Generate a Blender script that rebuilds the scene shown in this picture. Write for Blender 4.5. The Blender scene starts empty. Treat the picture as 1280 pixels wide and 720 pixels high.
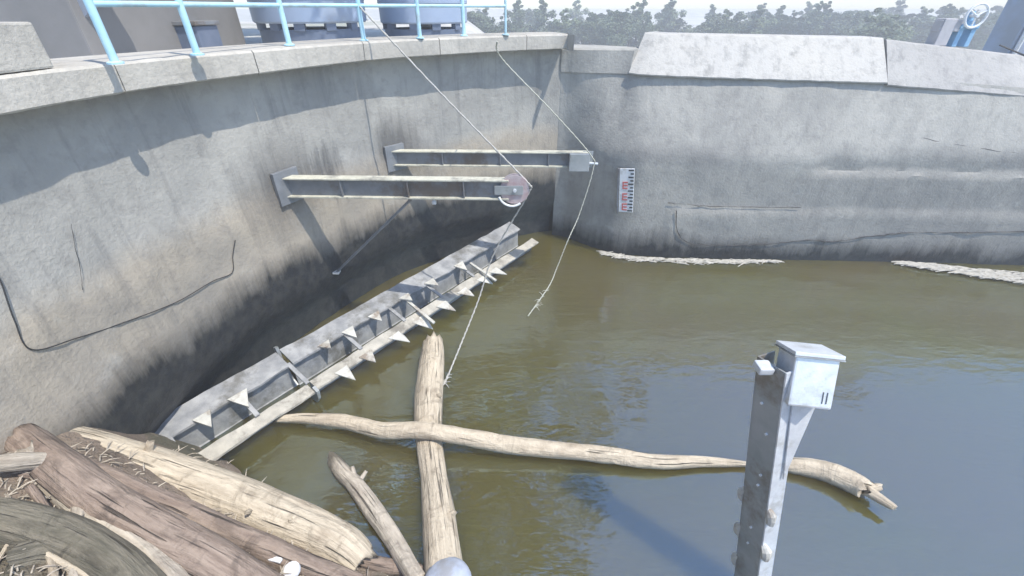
import bpy, bmesh, math, random
import numpy as np
from mathutils import Vector, Matrix, noise
random.seed(7)
S = bpy.context.scene
R = math.radians
# ------------------------------------------------------------------ camera
F, HY, CH = 540.0, 10.0, 4.0
PITCH = math.atan((360-HY)/F)
cd = bpy.data.cameras.new('camera'); cam = bpy.data.objects.new('camera', cd); S.collection.objects.link(cam)
cd.sensor_width = 36; cd.lens = 36*F/1280; cd.clip_start = .05; cd.clip_end = 6000
cam.location = (0, 0, CH); cam.rotation_euler = (math.pi/2-PITCH, 0, 0)
S.camera = cam
# ------------------------------------------------------------------ light
TO_SUN = Vector((.40, -.25, .88)).normalized()
w = bpy.data.worlds.new('World'); S.world = w; w.use_nodes = True
nt = w.node_tree; bg = nt.nodes['Background']
sky = nt.nodes.new('ShaderNodeTexSky'); sky.sky_type = 'NISHITA'; sky.sun_disc = False
sky.sun_elevation = math.asin(TO_SUN.z); sky.sun_rotation = math.atan2(TO_SUN.x, TO_SUN.y)
sky.dust_density = .6; sky.ozone_density = 4.0
nt.links.new(sky.outputs[0], bg.inputs[0]); bg.inputs[1].default_value = .15
sd = bpy.data.lights.new('sun', 'SUN'); sd.energy = 2.7; sd.angle = R(.5); sd.color = (1, .95, .86)
so = bpy.data.objects.new('sun', sd); S.collection.objects.link(so); so.location = (20, 5, 30)
so.rotation_euler = TO_SUN.to_track_quat('Z', 'Y').to_euler()
S.view_settings.view_transform = 'Standard'; S.view_settings.look = 'None'
S.view_settings.gamma = 1; S.view_settings.use_curve_mapping = False
S.view_settings.exposure = 1.22
# ------------------------------------------------------------------ where a pixel of the survey photo lies
_c, _s = math.cos(PITCH), math.sin(PITCH)
def ray(px, py):
    u = (px-640)/F; v = (360-py)/F
    return Vector((u, _c+v*_s, -_s+v*_c))
def at(px, py, z):
    d = ray(px, py); t = (z-CH)/d.z
    return d*t+Vector((0, 0, CH))
def onY(px, py, Y):
    d = ray(px, py); return d*(Y/d.y)+Vector((0, 0, CH))
def dep(px, py, t): return ray(px, py)*t+Vector((0, 0, CH))
# ------------------------------------------------------------------ helpers
def fbm(p, s=1.0, o=3):
    return noise.fractal(Vector(p)*s, 1.0, 2.0, o)
def BM():
    b = bmesh.new(); b.verts.layers.float_vector.new('grain'); return b
def rootloc(o):
    l = Vector((0, 0, 0))
    while o: l += o.location; o = o.parent
    return l
def obj(name, bm, m, parent=None, smooth=False):
    if parent is None:
        cs = [v.co for v in bm.verts]
        o0 = Vector(((min(c.x for c in cs)+max(c.x for c in cs))/2, (min(c.y for c in cs)+max(c.y for c in cs))/2, min(c.z for c in cs)))
    else: o0 = rootloc(parent)
    bmesh.ops.translate(bm, verts=bm.verts, vec=-o0)
    bmesh.ops.recalc_face_normals(bm, faces=bm.faces)
    me = bpy.data.meshes.new(name); bm.to_mesh(me); bm.free()
    if smooth:
        me.polygons.foreach_set('use_smooth', [True]*len(me.polygons))
        if smooth != 'all': me.set_sharp_from_angle(angle=R(40))
    me.materials.append(m)
    o = bpy.data.objects.new(name, me); S.collection.objects.link(o)
    if parent: o.parent = parent
    else: o.location = o0
    return o
def tag(o, label=None, cat=None, group=None, kind=None):
    if label: o['label'] = label
    if cat: o['category'] = cat
    if group: o['group'] = group
    if kind: o['kind'] = kind
    return o
def thing(name, loc, label, cat, group=None):
    o = bpy.data.objects.new(name, None); S.collection.objects.link(o); o.location = loc
    o.empty_display_size = .2
    return tag(o, label, cat, group)
def box(bm, c, size, rot=None, bev=0.0):
    r = bmesh.ops.create_cube(bm, size=1)
    vs = r['verts']
    bmesh.ops.scale(bm, vec=size, verts=vs)
    if bev:
        es = list({e for v in vs for e in v.link_edges})
        rb = bmesh.ops.bevel(bm, geom=es, offset=bev, segments=2, affect='EDGES', profile=.6)
        vs = list({v for f in rb['faces'] for v in f.verts} | {v for v in vs if v.is_valid})
    if rot is not None: bmesh.ops.rotate(bm, verts=vs, cent=(0, 0, 0), matrix=rot)
    bmesh.ops.translate(bm, verts=vs, vec=c)
    return vs
def frame(d, up=(0, 0, 1)):
    d = Vector(d).normalized(); x = d.cross(Vector(up))
    if x.length < 1e-4: x = d.cross(Vector((0, 1, 0)))
    x.normalize(); z = x.cross(d).normalized()
    return Matrix((x, d, z)).transposed()      # columns: side, along, up
def bar(bm, a, b, wd, ht, bev=0, up=(0, 0, 1)):
    a, b = Vector(a), Vector(b)
    return box(bm, (a+b)/2, (wd, (b-a).length, ht), frame(b-a, up), bev)
def prism(bm, pts, thick):
    n = None
    p = [Vector(q) for q in pts]
    n = (p[1]-p[0]).cross(p[2]-p[0]).normalized()*thick/2
    A = [bm.verts.new(q+n) for q in p]; B = [bm.verts.new(q-n) for q in p]
    bm.faces.new(A); bm.faces.new(B[::-1])
    for i in range(len(p)):
        j = (i+1) % len(p); bm.faces.new((A[i], B[i], B[j], A[j]))
def crom(pts, n):
    P = [Vector(p) for p in pts]; out = []
    for i in range(len(P)-1):
        p0 = P[max(i-1, 0)]; p1 = P[i]; p2 = P[i+1]; p3 = P[min(i+2, len(P)-1)]
        for k in range(n):
            t = k/n
            out.append(.5*((2*p1)+(p2-p0)*t+(2*p0-5*p1+4*p2-p3)*t*t+(3*p1-p0-3*p2+p3)*t**3))
    out.append(P[-1]); return out
def tube(bm, pts, rad, seg=10, rough=0, seed=0, cap=True, sub=1, oval=1.0, gk=1.0, jag=0):
    P = [Vector(p) for p in pts]
    rr = rad if isinstance(rad, (list, tuple)) else [rad]*len(P)
    if sub > 1:
        Q = crom(P, sub); r2 = []
        for i in range(len(P)-1):
            for k in range(sub): r2.append(rr[i]+(rr[i+1]-rr[i])*k/sub)
        r2.append(rr[-1]); P, rr = Q, r2
    L = bm.verts.layers.float_vector['grain']
    t0 = (P[1]-P[0]).normalized(); x = t0.cross(Vector((0, 0, 1)))
    if x.length < .01: x = t0.cross(Vector((0, 1, 0)))
    x.normalize(); rings = []; ln = 0
    for i, p in enumerate(P):
        t = (P[min(i+1, len(P)-1)]-P[max(i-1, 0)]).normalized()
        x = (x-t*x.dot(t)).normalized(); y = t.cross(x)
        if i: ln += (P[i]-P[i-1]).length
        ring = []
        for k in range(seg):
            a = 2*math.pi*k/seg
            d = x*math.cos(a)+y*math.sin(a)*oval
            r = rr[i]
            if rough:
                q = Vector((math.cos(a)*1.3, math.sin(a)*1.3, ln*1.2/max(rr[0], .03)*.12+seed*7.3))
                r *= 1+rough*fbm(q, 1.0, 4)+rough*.45*fbm(Vector((math.cos(a)*4, math.sin(a)*4, ln*1.4+seed)), 1.0, 2)
            v = bm.verts.new(p+d*r)
            v[L] = Vector((math.cos(a)*rr[0]*gk+seed, math.sin(a)*rr[0]*gk, ln))
            ring.append(v)
        rings.append(ring)
    for i in range(len(rings)-1):
        for k in range(seg):
            j = (k+1) % seg
            bm.faces.new((rings[i][k], rings[i][j], rings[i+1][j], rings[i+1][k]))
    if cap:
        for ring, p, sg in ((rings[0], P[0], -1), (rings[-1], P[-1], 1)):
            dv = (P[-1]-P[-2] if sg > 0 else P[0]-P[1]).normalized(); re_ = rr[-1 if sg > 0 else 0]
            if jag:
                for q_, v in enumerate(ring): v.co += dv*re_*jag*(fbm((math.cos(q_*2.1)*3, q_*1.7, seed+sg), 1, 2)+.25*math.sin(q_*2.9+seed))
            c = bm.verts.new(p+dv*re_*(.12 if not jag else -.15*jag))
            c[L] = Vector((seed, 0, ln))
            for k in range(seg): bm.faces.new((ring[k], ring[(k+1) % seg], c))
    return rings
def lathe(bm, base, prof, seg=20):
    rings = []
    for r, z in prof:
        rings.append([bm.verts.new(Vector(base)+Vector((math.cos(2*math.pi*k/seg)*r, math.sin(2*math.pi*k/seg)*r, z))) for k in range(seg)])
    for i in range(len(rings)-1):
        for k in range(seg):
            j = (k+1) % seg; bm.faces.new((rings[i][k], rings[i][j], rings[i+1][j], rings[i+1][k]))
    bm.faces.new(rings[0][::-1]); bm.faces.new(rings[-1])
def sweep(bm, poly, prof, lo=0, hi=None):
    """poly: plan points, outward normal on the left of travel; prof(i,p)->list of (offset outward, z), closed"""
    n = len(poly); hi = n-1 if hi is None else hi; rings = []
    for i in range(lo, hi+1):
        a = poly[max(i-1, 0)]; b = poly[min(i+1, n-1)]
        t = Vector((b[0]-a[0], b[1]-a[1])).normalized(); nn = Vector((-t.y, t.x))
        rings.append([bm.verts.new((poly[i][0]+nn.x*o, poly[i][1]+nn.y*o, z)) for o, z in prof(i, poly[i])])
    m = len(rings[0])
    for i in range(len(rings)-1):
        for k in range(m):
            j = (k+1) % m; bm.faces.new((rings[i][k], rings[i][j], rings[i+1][j], rings[i+1][k]))
    bm.faces.new(rings[0]); bm.faces.new(rings[-1][::-1])
# ------------------------------------------------------------------ materials
class N:
    def __init__(s, name):
        s.m = bpy.data.materials.new(name); s.m.use_nodes = True
        s.t = s.m.node_tree; s.b = s.t.nodes['Principled BSDF']
    def n(s, ty, **k):
        o = s.t.nodes.new(ty)
        for a, b in k.items():
            if a.startswith('i_'): o.inputs[int(a[2:]) if a[2:].isdigit() else a[2:]].default_value = b
            else: setattr(o, a, b)
        return o
    def l(s, a, b): s.t.links.new(a, b)
    def noise(s, scale, vec=None, detail=5, rough=.6, dist=0):
        o = s.n('ShaderNodeTexNoise'); o.inputs['Scale'].default_value = scale; o.inputs['Detail'].default_value = detail
        o.inputs['Roughness'].default_value = rough; o.inputs['Distortion'].default_value = dist
        if vec is not None: s.l(vec, o.inputs['Vector'])
        return o.outputs[0]
    def ramp(s, fac, stops):
        o = s.n('ShaderNodeValToRGB'); e = o.color_ramp.elements
        while len(e) < len(stops): e.new(.5)
        for q, (p, c) in zip(e, stops):
            q.position = p; q.color = (c if hasattr(c, '__len__') else (c, c, c))[:3]+(1,) if hasattr(c, '__len__') else (c, c, c, 1)
        s.l(fac, o.inputs[0]); return o.outputs[0]
    def mix(s, fac, a, b, mode='MIX'):
        o = s.n('ShaderNodeMix', data_type='RGBA', blend_type=mode)
        for v, i in ((fac, 0), (a, 6), (b, 7)):
            if hasattr(v, 'is_linked'): s.l(v, o.inputs[i])
            elif i == 0: o.inputs[0].default_value = v
            else: o.inputs[i].default_value = tuple(v)+(1,)
        return o.outputs[2]
    def math(s, op, a, b=0.0, clamp=False):
        o = s.n('ShaderNodeMath', operation=op, use_clamp=clamp)
        for v, i in ((a, 0), (b, 1)):
            if hasattr(v, 'is_linked'): s.l(v, o.inputs[i])
            else: o.inputs[i].default_value = v
        return o.outputs[0]
    def pos(s): return s.n('ShaderNodeNewGeometry').outputs['Position']
    def scaled(s, vec, sc):
        o = s.n('ShaderNodeMapping'); o.inputs['Scale'].default_value = sc; s.l(vec, o.inputs[0]); return o.outputs[0]
    def bump(s, h, strength=.3, dist=.02, prev=None):
        o = s.n('ShaderNodeBump'); o.inputs['Strength'].default_value = strength; o.inputs['Distance'].default_value = dist
        s.l(h, o.inputs['Height'])
        if prev is not None: s.l(prev, o.inputs['Normal'])
        return o.outputs[0]
    def fin(s, col, rough=.8, nor=None, metal=0):
        if hasattr(col, 'is_linked'): s.l(col, s.b.inputs['Base Color'])
        else: s.b.inputs['Base Color'].default_value = tuple(col)+(1,)
        if hasattr(rough, 'is_linked'): s.l(rough, s.b.inputs['Roughness'])
        else: s.b.inputs['Roughness'].default_value = rough
        if nor is not None: s.l(nor, s.b.inputs['Normal'])
        s.b.inputs['Metallic'].default_value = metal
        return s.m
def plain(name, c1, c2, scale=6, rough=.7, bump=.2, metal=0, dirt=None, c3=None):
    k = N(name); p = k.pos()
    col = k.mix(k.ramp(k.noise(scale, p, 6), [(.35, 0), (.65, 1)]), c1, c2)
    if dirt: col = k.mix(k.ramp(k.noise(scale*.37, p, 7, .7), [(.52, 0), (.64, .85)]), col, dirt)
    return k.fin(col, rough, k.bump(k.noise(scale*6, p, 4), bump, .01), metal)
def concrete(name, upper, lower, zb, wet_shade=None, streak=.35, seed=0.0, stain=(.16, .16, .155), spots=(), band=None):
    k = N(name); p = k.pos()
    sep = k.n('ShaderNodeSeparateXYZ'); k.l(p, sep.inputs[0]); z = sep.outputs[2]
    wp = p
    o = k.n('ShaderNodeMapping'); o.inputs['Location'].default_value = (seed, seed, seed); k.l(p, o.inputs[0]); p = o.outputs[0]
    big = k.noise(.7, p, 6, .62); fine = k.noise(7, p, 6, .65); st = k.noise(1.0, k.scaled(p, (5, 5, .35)), 6, .7)
    zj = k.math('ADD', z, k.math('MULTIPLY', k.math('SUBTRACT', big, .5), .55))
    up = k.ramp(k.math('MULTIPLY', k.math('SUBTRACT', zj, zb-.12), 4.0, True), [(0, 0), (1, 1)])
    col = k.mix(up, lower, upper)
    col = k.mix(k.ramp(big, [(.38, 0), (.62, .5)]), col, stain)
    # pale scoured patches and dark run-off streaks
    col = k.mix(k.ramp(k.noise(1.9, p, 7, .7, .4), [(.56, 0), (.7, .45)]), col, (.45, .43, .39))
    col = k.mix(k.math('MULTIPLY', k.ramp(st, [(.53, 0), (.68, 1)]), streak), col, (.10, .10, .10))
    col = k.mix(k.math('MULTIPLY', k.ramp(fine, [(.3, 1), (.5, 0)]), .3), col, (.13, .125, .12))
    rough = .88
    for sx, sy, sz, sr in spots:            # dark blotches around the beam roots
        dn = k.n('ShaderNodeVectorMath', operation='DISTANCE'); k.l(wp, dn.inputs[0]); dn.inputs[1].default_value = (sx, sy, sz-.05)
        dd = k.math('ADD', dn.outputs['Value'], k.math('MULTIPLY', k.math('SUBTRACT', st, .5), 1.1))
        col = k.mix(k.math('MULTIPLY', k.ramp(k.math('DIVIDE', dd, sr), [(.3, 1), (.95, 0)]), .75), col, (.07, .068, .066))
    if band:                                # patchy dark band along one height
        zq = k.math('ADD', z, k.math('MULTIPLY', k.math('SUBTRACT', big, .5), .45))
        bf = k.ramp(k.math('MULTIPLY', k.math('SUBTRACT', zq, band[0]-.15), 1/(band[1]-band[0]+.3)), [(0, 0), (.4, 1), (.6, 1), (1, 0)])
        bf = k.math('MULTIPLY', bf, k.ramp(k.noise(.5, p, 4), [(.42, 0), (.56, 1)]))
        col = k.mix(k.math('MULTIPLY', bf, .55), col, (.12, .12, .12))
    if wet_shade:  # dark foot: damp algae, and painted shade on the side wall
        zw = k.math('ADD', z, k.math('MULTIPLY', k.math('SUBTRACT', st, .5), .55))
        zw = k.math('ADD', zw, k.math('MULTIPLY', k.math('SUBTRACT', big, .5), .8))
        f = k.ramp(k.math('MULTIPLY', k.math('SUBTRACT', zw, wet_shade), 2.8, True), [(0, 1), (1, 0)])
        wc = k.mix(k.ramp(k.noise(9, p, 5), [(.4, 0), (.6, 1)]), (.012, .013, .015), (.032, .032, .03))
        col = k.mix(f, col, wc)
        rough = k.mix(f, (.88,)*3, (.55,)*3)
    # grout lines of the shutter boards, very faint, plus pitting
    h = k.math('ADD', k.math('MULTIPLY', fine, .5), k.math('MULTIPLY', k.noise(28, p, 4), .35))
    h = k.math('ADD', h, k.math('MULTIPLY', st, .5))
    return k.fin(col, rough, k.bump(h, .5, .03))
def wood(name, c1, c2, c3, dark=.5, rough=.85):
    k = N(name)
    g = k.n('ShaderNodeAttribute', attribute_name='grain').outputs['Vector']
    gr = k.noise(1, k.scaled(g, (34, 34, 3.0)), 6, .65, .6)
    pat = k.noise(1, k.scaled(g, (9, 9, 2.6)), 6, .65)
    col = k.mix(k.ramp(gr, [(.36, 0), (.62, 1)]), c1, c2)
    col = k.mix(k.math('MULTIPLY', k.ramp(pat, [(.52, 0), (.66, 1)]), dark), col, c3)
    crack = k.ramp(k.noise(1, k.scaled(g, (60, 60, 1.5)), 3, .5), [(.30, 1), (.37, 0)])
    col = k.mix(k.math('MULTIPLY', crack, .8), col, (.035, .028, .02))
    blot = k.noise(1, k.scaled(g, (5, 5, 5)), 6, .7, .8)
    col = k.mix(k.math('MULTIPLY', k.ramp(blot, [(.54, 0), (.66, 1)]), .55), col, tuple(.55*v for v in c3))
    sep = k.n('ShaderNodeSeparateXYZ'); k.l(k.pos(), sep.inputs[0])
    wz = k.math('ADD', sep.outputs[2], k.math('MULTIPLY', k.math('SUBTRACT', blot, .5), .07))
    wf = k.ramp(k.math('MULTIPLY', wz, 9.0), [(.25, .8), (.7, 0)])
    col = k.mix(wf, col, (.06, .05, .032))
    h = k.math('SUBTRACT', k.math('ADD', k.math('ADD', gr, pat), blot), k.math('MULTIPLY', crack, 1.3))
    return k.fin(col, rough, k.bump(h, .9, .03))
M = {}
SPOTS = [tuple(at(352, 228, 2.22))+(.75,), tuple(at(420, 205, 2.3))+(.35,), tuple(at(500, 180, 2.3))+(.6,), tuple(at(540, 180, 2.35))+(.4,)]
M['wall_side'] = concrete('weathered wall concrete', (.375, .36, .325), (.385, .335, .265), 2.15, wet_shade=1.08, spots=SPOTS)
M['wall_far'] = concrete('grey wall concrete', (.405, .39, .35), (.355, .338, .30), 1.75, streak=.22, seed=4.0, wet_shade=.16, band=(1.83, 2.02))
M['coping'] = concrete('coping concrete', (.47, .44, .385), (.40, .38, .34), 3.2, streak=.25, seed=9.0, stain=(.27, .25, .22))
M['cap'] = concrete('pale cap concrete', (.47, .45, .41), (.42, .41, .38), 3.0, streak=.45, seed=2.0, stain=(.42, .41, .39))
M['cap_grey'] = concrete('grey cap concrete', (.40, .385, .36), (.36, .35, .33), 3.0, streak=.4, seed=6.0, stain=(.3, .29, .28))
M['crack'] = plain('crack dark', (.03, .03, .03), (.06, .055, .05), 12)
M['galv'] = plain('galvanised steel', (.62, .64, .66), (.76, .78, .79), 14, .28, .12, .3, (.50, .50, .48))
M['galv_dull'] = plain('dull steel', (.30, .32, .32), (.40, .41, .41), 5, .45, .2, .3, (.20, .17, .13))
M['trough'] = plain('scummed trough steel', (.20, .205, .21), (.36, .36, .355), 5, .7, .6, .05, (.12, .115, .10))
M['trough_lip'] = plain('dried silt on steel', (.33, .31, .265), (.47, .44, .375), 7, .85, .6, 0, (.17, .155, .13))
M['tooth'] = plain('pale tooth plate', (.42, .41, .37), (.56, .55, .49), 9, .7, .4, .05, (.19, .14, .10))
M['beam'] = plain('old grey beam steel', (.17, .18, .195), (.25, .26, .275), 4, .6, .25, .3, (.15, .115, .085))
M['flange'] = plain('sunlit tone flange', (.42, .41, .33), (.55, .53, .43), 8, .8, .3, 0, (.22, .21, .18))  # pale tone paints the sunlight on the beam flanges
M['pulley'] = plain('faded red cast iron', (.42, .30, .30), (.50, .44, .44), 10, .55, .2, .2, (.3, .22, .2))
M['white_metal'] = plain('white enamel', (.72, .73, .73), (.8, .8, .79), 10, .4, .08, 0, (.5, .48, .44))
M['red'] = plain('gauge red paint', (.55, .09, .08), (.62, .16, .14), 20, .5, .05)
M['black'] = plain('black paint', (.03, .03, .03), (.05, .05, .05), 20, .6, .05)
M['rail_blue'] = plain('pale blue rail paint', (.36, .60, .70), (.46, .68, .76), 6, .45, .08, 0, (.35, .42, .44))
M['rope'] = plain('pale rope', (.33, .32, .29), (.48, .46, .42), 40, .9, .5)
M['rope_old'] = plain('weedy rope', (.38, .38, .30), (.5, .49, .42), 40, .9, .5)
M['cable'] = plain('black cable', (.02, .02, .02), (.035, .035, .035), 20, .5, .05)
M['log_pale'] = wood('bleached driftwood', (.44, .37, .275), (.60, .515, .39), (.30, .235, .165), .6)
M['log_grey'] = wood('grey driftwood', (.42, .36, .29), (.55, .485, .39), (.22, .18, .14), .6)
M['log_brown'] = wood('damp brown driftwood', (.21, .155, .12), (.33, .255, .20), (.11, .08, .06), .6)
M['log_moss'] = wood('mossy old log', (.11, .10, .07), (.20, .175, .13), (.06, .052, .035), .7)
M['tank'] = plain('grey blue tank steel', (.26, .33, .45), (.33, .40, .52), 1.2, .5, .05, 0, (.28, .31, .36))
M['tank_dark'] = plain('dark blue skirt steel', (.10, .13, .19), (.15, .18, .25), 2, .6, .1)
M['hut'] = plain('grey rendered hut', (.17, .165, .16), (.22, .21, .205), 1.5, .85, .2)
M['roof'] = plain('blue grey roof sheet', (.20, .23, .29), (.26, .29, .35), 1.5, .5, .1)
M['blue'] = plain('sky blue machine paint', (.20, .40, .60), (.27, .46, .64), 5, .45, .1, 0, (.25, .33, .4))
M['stub'] = plain('grey post concrete', (.42, .41, .42), (.52, .50, .51), 5, .85, .2)
M['bark'] = plain('tree bark', (.09, .075, .06), (.15, .13, .11), 6, .9, .4)
M['plastic'] = plain('white plastic scrap', (.75, .76, .78), (.82, .82, .83), 10, .35, .05)
M['bluecap'] = plain('blue grey cap', (.34, .38, .46), (.45, .48, .55), 9, .45, .15, .1, (.3, .3, .31))
def leaf(name, a, b):
    k = N(name); oi = k.n('ShaderNodeObjectInfo'); p = k.pos()
    col = k.mix(k.noise(.9, p, 3), a, b)
    m = k.fin(col, .7); return m
M['leaf'] = [leaf('pale poplar leaves', (.13, .17, .085), (.17, .21, .11)), leaf('dark leaves', (.085, .115, .06), (.12, .15, .08)), leaf('yellow green leaves', (.10, .13, .05), (.14, .16, .075))]
def mk_ground():
    k = N('ground'); p = k.pos()
    col = k.mix(k.ramp(k.noise(.25, p, 7, .65), [(.38, 0), (.6, 1)]), (.42, .40, .36), (.55, .53, .48))
    col = k.mix(k.ramp(k.noise(.06, p, 6, .6), [(.5, 0), (.62, .6)]), col, (.14, .16, .085))
    return k.fin(col, .95, k.bump(k.noise(6, p, 5), .4, .05))
M['ground'] = mk_ground()
def mk_mud():
    k = N('mud'); p = k.pos()
    col = k.mix(k.ramp(k.noise(3, p, 7, .7), [(.36, 0), (.62, 1)]), (.15, .115, .085), (.30, .235, .18))
    col = k.mix(k.ramp(k.noise(1.3, p, 5), [(.5, 0), (.6, .7)]), col, (.085, .09, .05))
    return k.fin(col, .85, k.bump(k.math('ADD', k.noise(14, p, 6), k.noise(45, p, 4)), .8, .05))
M['mud'] = mk_mud()
def mk_water():
    k = N('water'); p = k.pos()
    a = k.ramp(k.noise(.35, p, 4, .5, .6), [(.35, 0), (.65, 1)])
    col = k.mix(a, (.112, .085, .022), (.106, .090, .012))
    r1 = k.noise(1.0, k.scaled(p, (2.0, 5.5, 1)), 3, .55, .3); r2 = k.noise(1.0, k.scaled(p, (9, 16, 1)), 2, .5)
    n = k.bump(k.math('ADD', k.math('MULTIPLY', r1, .8), k.math('MULTIPLY', r2, .14)), .22, .05)
    k.b.inputs['IOR'].default_value = 2.9; k.b.inputs['Specular Tint'].default_value = (.56, .82, 1, 1)  # blue tint and strong reflectance put extra sky colour into the reflection
    k.b.inputs['Subsurface Weight'].default_value = 1; k.b.inputs['Subsurface Radius'].default_value = (1, .85, .45); k.b.inputs['Subsurface Scale'].default_value = 2.2
    return k.fin(col, .03, n)
M['water'] = mk_water()
M['scum'] = plain('floating reed scum', (.33, .31, .26), (.50, .47, .41), 14, .95, .4)
# ------------------------------------------------------------------ the setting: water, ground, bank
SIDE = crom([(-3.45, -6.0), (-3.45, -2.0), (-3.45, 1.2), (-3.43, 2.8), (-3.36, 3.4), (-3.2, 4.05), (-2.88, 4.77), (-2.42, 5.67), (-1.85, 6.5), (-1.25, 7.03), (-.38, 7.67), (.45, 8.12), (.84, 8.24)], 6)
FAR = crom([(.84, 8.24), (1.08, 8.14), (1.55, 7.72), (2.0, 7.42), (2.6, 7.3), (3.9, 7.22), (6.3, 7.14), (9.6, 6.95), (13, 6.6), (17.5, 6.0)], 8)
bm = BM()
ring = [bm.verts.new((p.x-.3 if p.x < 0 else p.x, p.y+(.2 if p.x < 1 else .1), 0)) for p in [Vector((q[0], q[1], 0)) for q in SIDE+FAR[1:]]]
ring += [bm.verts.new(q) for q in ((17.5, -6, 0),)]
wf0 = bm.faces.new(ring)
gx = bmesh.ops.extrude_face_region(bm, geom=[wf0])
bmesh.ops.translate(bm, verts=[v for v in gx['geom'] if isinstance(v, bmesh.types.BMVert)], vec=(0, 0, -3))
obj_w = tag(obj('water', bm, M['water']), kind='structure')
# terrain: rings spreading outwards from the basin rim
rim = []
pl = SIDE+FAR[1:]
for i, q in enumerate(pl):
    a = pl[max(i-1, 0)]; b = pl[min(i+1, len(pl)-1)]
    t = Vector((b[0]-a[0], b[1]-a[1])).normalized()
    o_ = .62+.65*max(0, min(1, (q[0]-.9)/1.2))
    rim.append((q[0]-t.y*o_, q[1]+t.x*o_))
rim += [(18.2, 3), (18.2, -2), (18.2, -6.6), (12, -6.6), (6, -6.6), (0, -6.6), (-3.87, -6.6)]
bm = BM(); C0 = Vector((1.5, 1.5))
rows = []
SC = (1.0, 1.12, 1.35, 1.8, 2.6, 4, 7, 14, 40, 150, 500)
for s in SC:
    row = []
    for x, y in rim:
        d = Vector((x, y))-C0; q = C0+d*s; dist = d.length*(s-1)
        left = max(0., min(1., (1.2-q.x+q.y*.02)/4.5)) if y > -6.5 else 0
        hi = 3.42-max(0, dist-30)*.12
        lo = min(3.0, 3.25-.1*max(0, q.x-5))-.13*max(0, dist-1.2) if y > 0 else 2.3-.05*dist
        z = max(-1.0, hi*left+lo*(1-left))
        if s > 1 and dist < 400: z += .12*fbm((q.x*.3, q.y*.3, 0))
        row.append(bm.verts.new((q.x, q.y, z)))
    rows.append(row)
n = len(rim)
for i in range(len(rows)-1):
    for k in range(n):
        j = (k+1) % n; bm.faces.new((rows[i][k], rows[i][j], rows[i+1][j], rows[i+1][k]))
tag(obj('ground', bm, M['ground'], smooth='all'), kind='structure')
# mud bank at the camera's feet
def bank_h(x, y):
    e = 3.0-.52*(x+3.4) if x < -.6 else 1.56-.33*min(x+.6, 2.2)
    t = max(0, min(1, (x+3.4)/2.8)); h = (e-y)*(1.75-1.2*t)
    cap_ = 2.1-1.1*t
    if h > cap_*.6: h = cap_*.6+(h-cap_*.6)*.35
    h += .07*fbm((x*1.6, y*1.6, 3), 1, 4)+.035*fbm((x*6, y*6, 1), 1, 3)
    return h
bm = BM(); nx, ny = 130, 110; g = {}
for i in range(nx+1):
    for j in range(ny+1):
        x = -3.5+i*(21/nx if i > 90 else 4.8/90) if i <= 90 else 1.3+(i-90)*(16.2/40)
        y = -6.2+9.4*(j/ny)
        g[i, j] = bm.verts.new((x, y, max(bank_h(x, y), -.9)))
for i in range(nx):
    for j in range(ny): bm.faces.new((g[i, j], g[i+1, j], g[i+1, j+1], g[i, j+1]))
tag(obj('mud_bank', bm, M['mud'], smooth='all'), kind='structure')
# ------------------------------------------------------------------ walls
def sm(a, b, x): t = max(0, min(1, (x-a)/(b-a))); return t*t*(3-2*t)
def zs(a, b, n): return [a+(b-a)*i/n for i in range(n+1)]
wl = thing('basin_wall', (-1.5, 6.8, -.8), 'long curving concrete basin wall with damp, shade-painted foot and beige coping below the blue railing', 'wall')
bm = BM()
def prof_side(i, p):
    f = []
    for z in zs(-.8, 3.42, 34):
        o = .018*fbm((p[0]*2, p[1]*2, z*2), 1, 4)
        if z < 2.15+.12*fbm((p[0]*.8, p[1]*.8, 5)): o -= .022+.01*fbm((p[0]*5, p[1]*5, z*5), 1, 3)
        o += .22*(1-sm(.3, .8, z))
        f.append((o, z))
    return f+[(.60, 3.42), (.60, -.8)]
SIDE2 = crom([(q[0], q[1], 0) for q in SIDE], 3)
sweep(bm, [(q.x, q.y) for q in SIDE2], prof_side)
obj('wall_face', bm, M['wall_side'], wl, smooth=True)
# coping slabs, each cast length its own piece
cuts = [0, 54, 82, 112, 138, 164, 190, len(SIDE2)-1]
for a, b in zip(cuts[:-1], cuts[1:]):
    bm = BM()
    pp = [(q.x, q.y) for q in SIDE2[a:b+1]]
    d = (Vector(pp[-1])-Vector(pp[-2])).normalized(); pp[-1] = tuple(Vector(pp[-1])-d*.012)
    def prof_cop(i, p):
        w1 = .006*fbm((p[0]*6, p[1]*6, 2), 1, 3)
        return [(-.25+w1, 3.44+w1), (-.265+w1, 3.452), (-.265-w1, 3.63), (-.245-w1, 3.65+w1), (.1, 3.655), (.55, 3.65), (.55, 3.43), (.2, 3.43)]
    sweep(bm, pp, prof_cop)
    obj('coping_slab', bm, M['coping'], wl)
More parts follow.
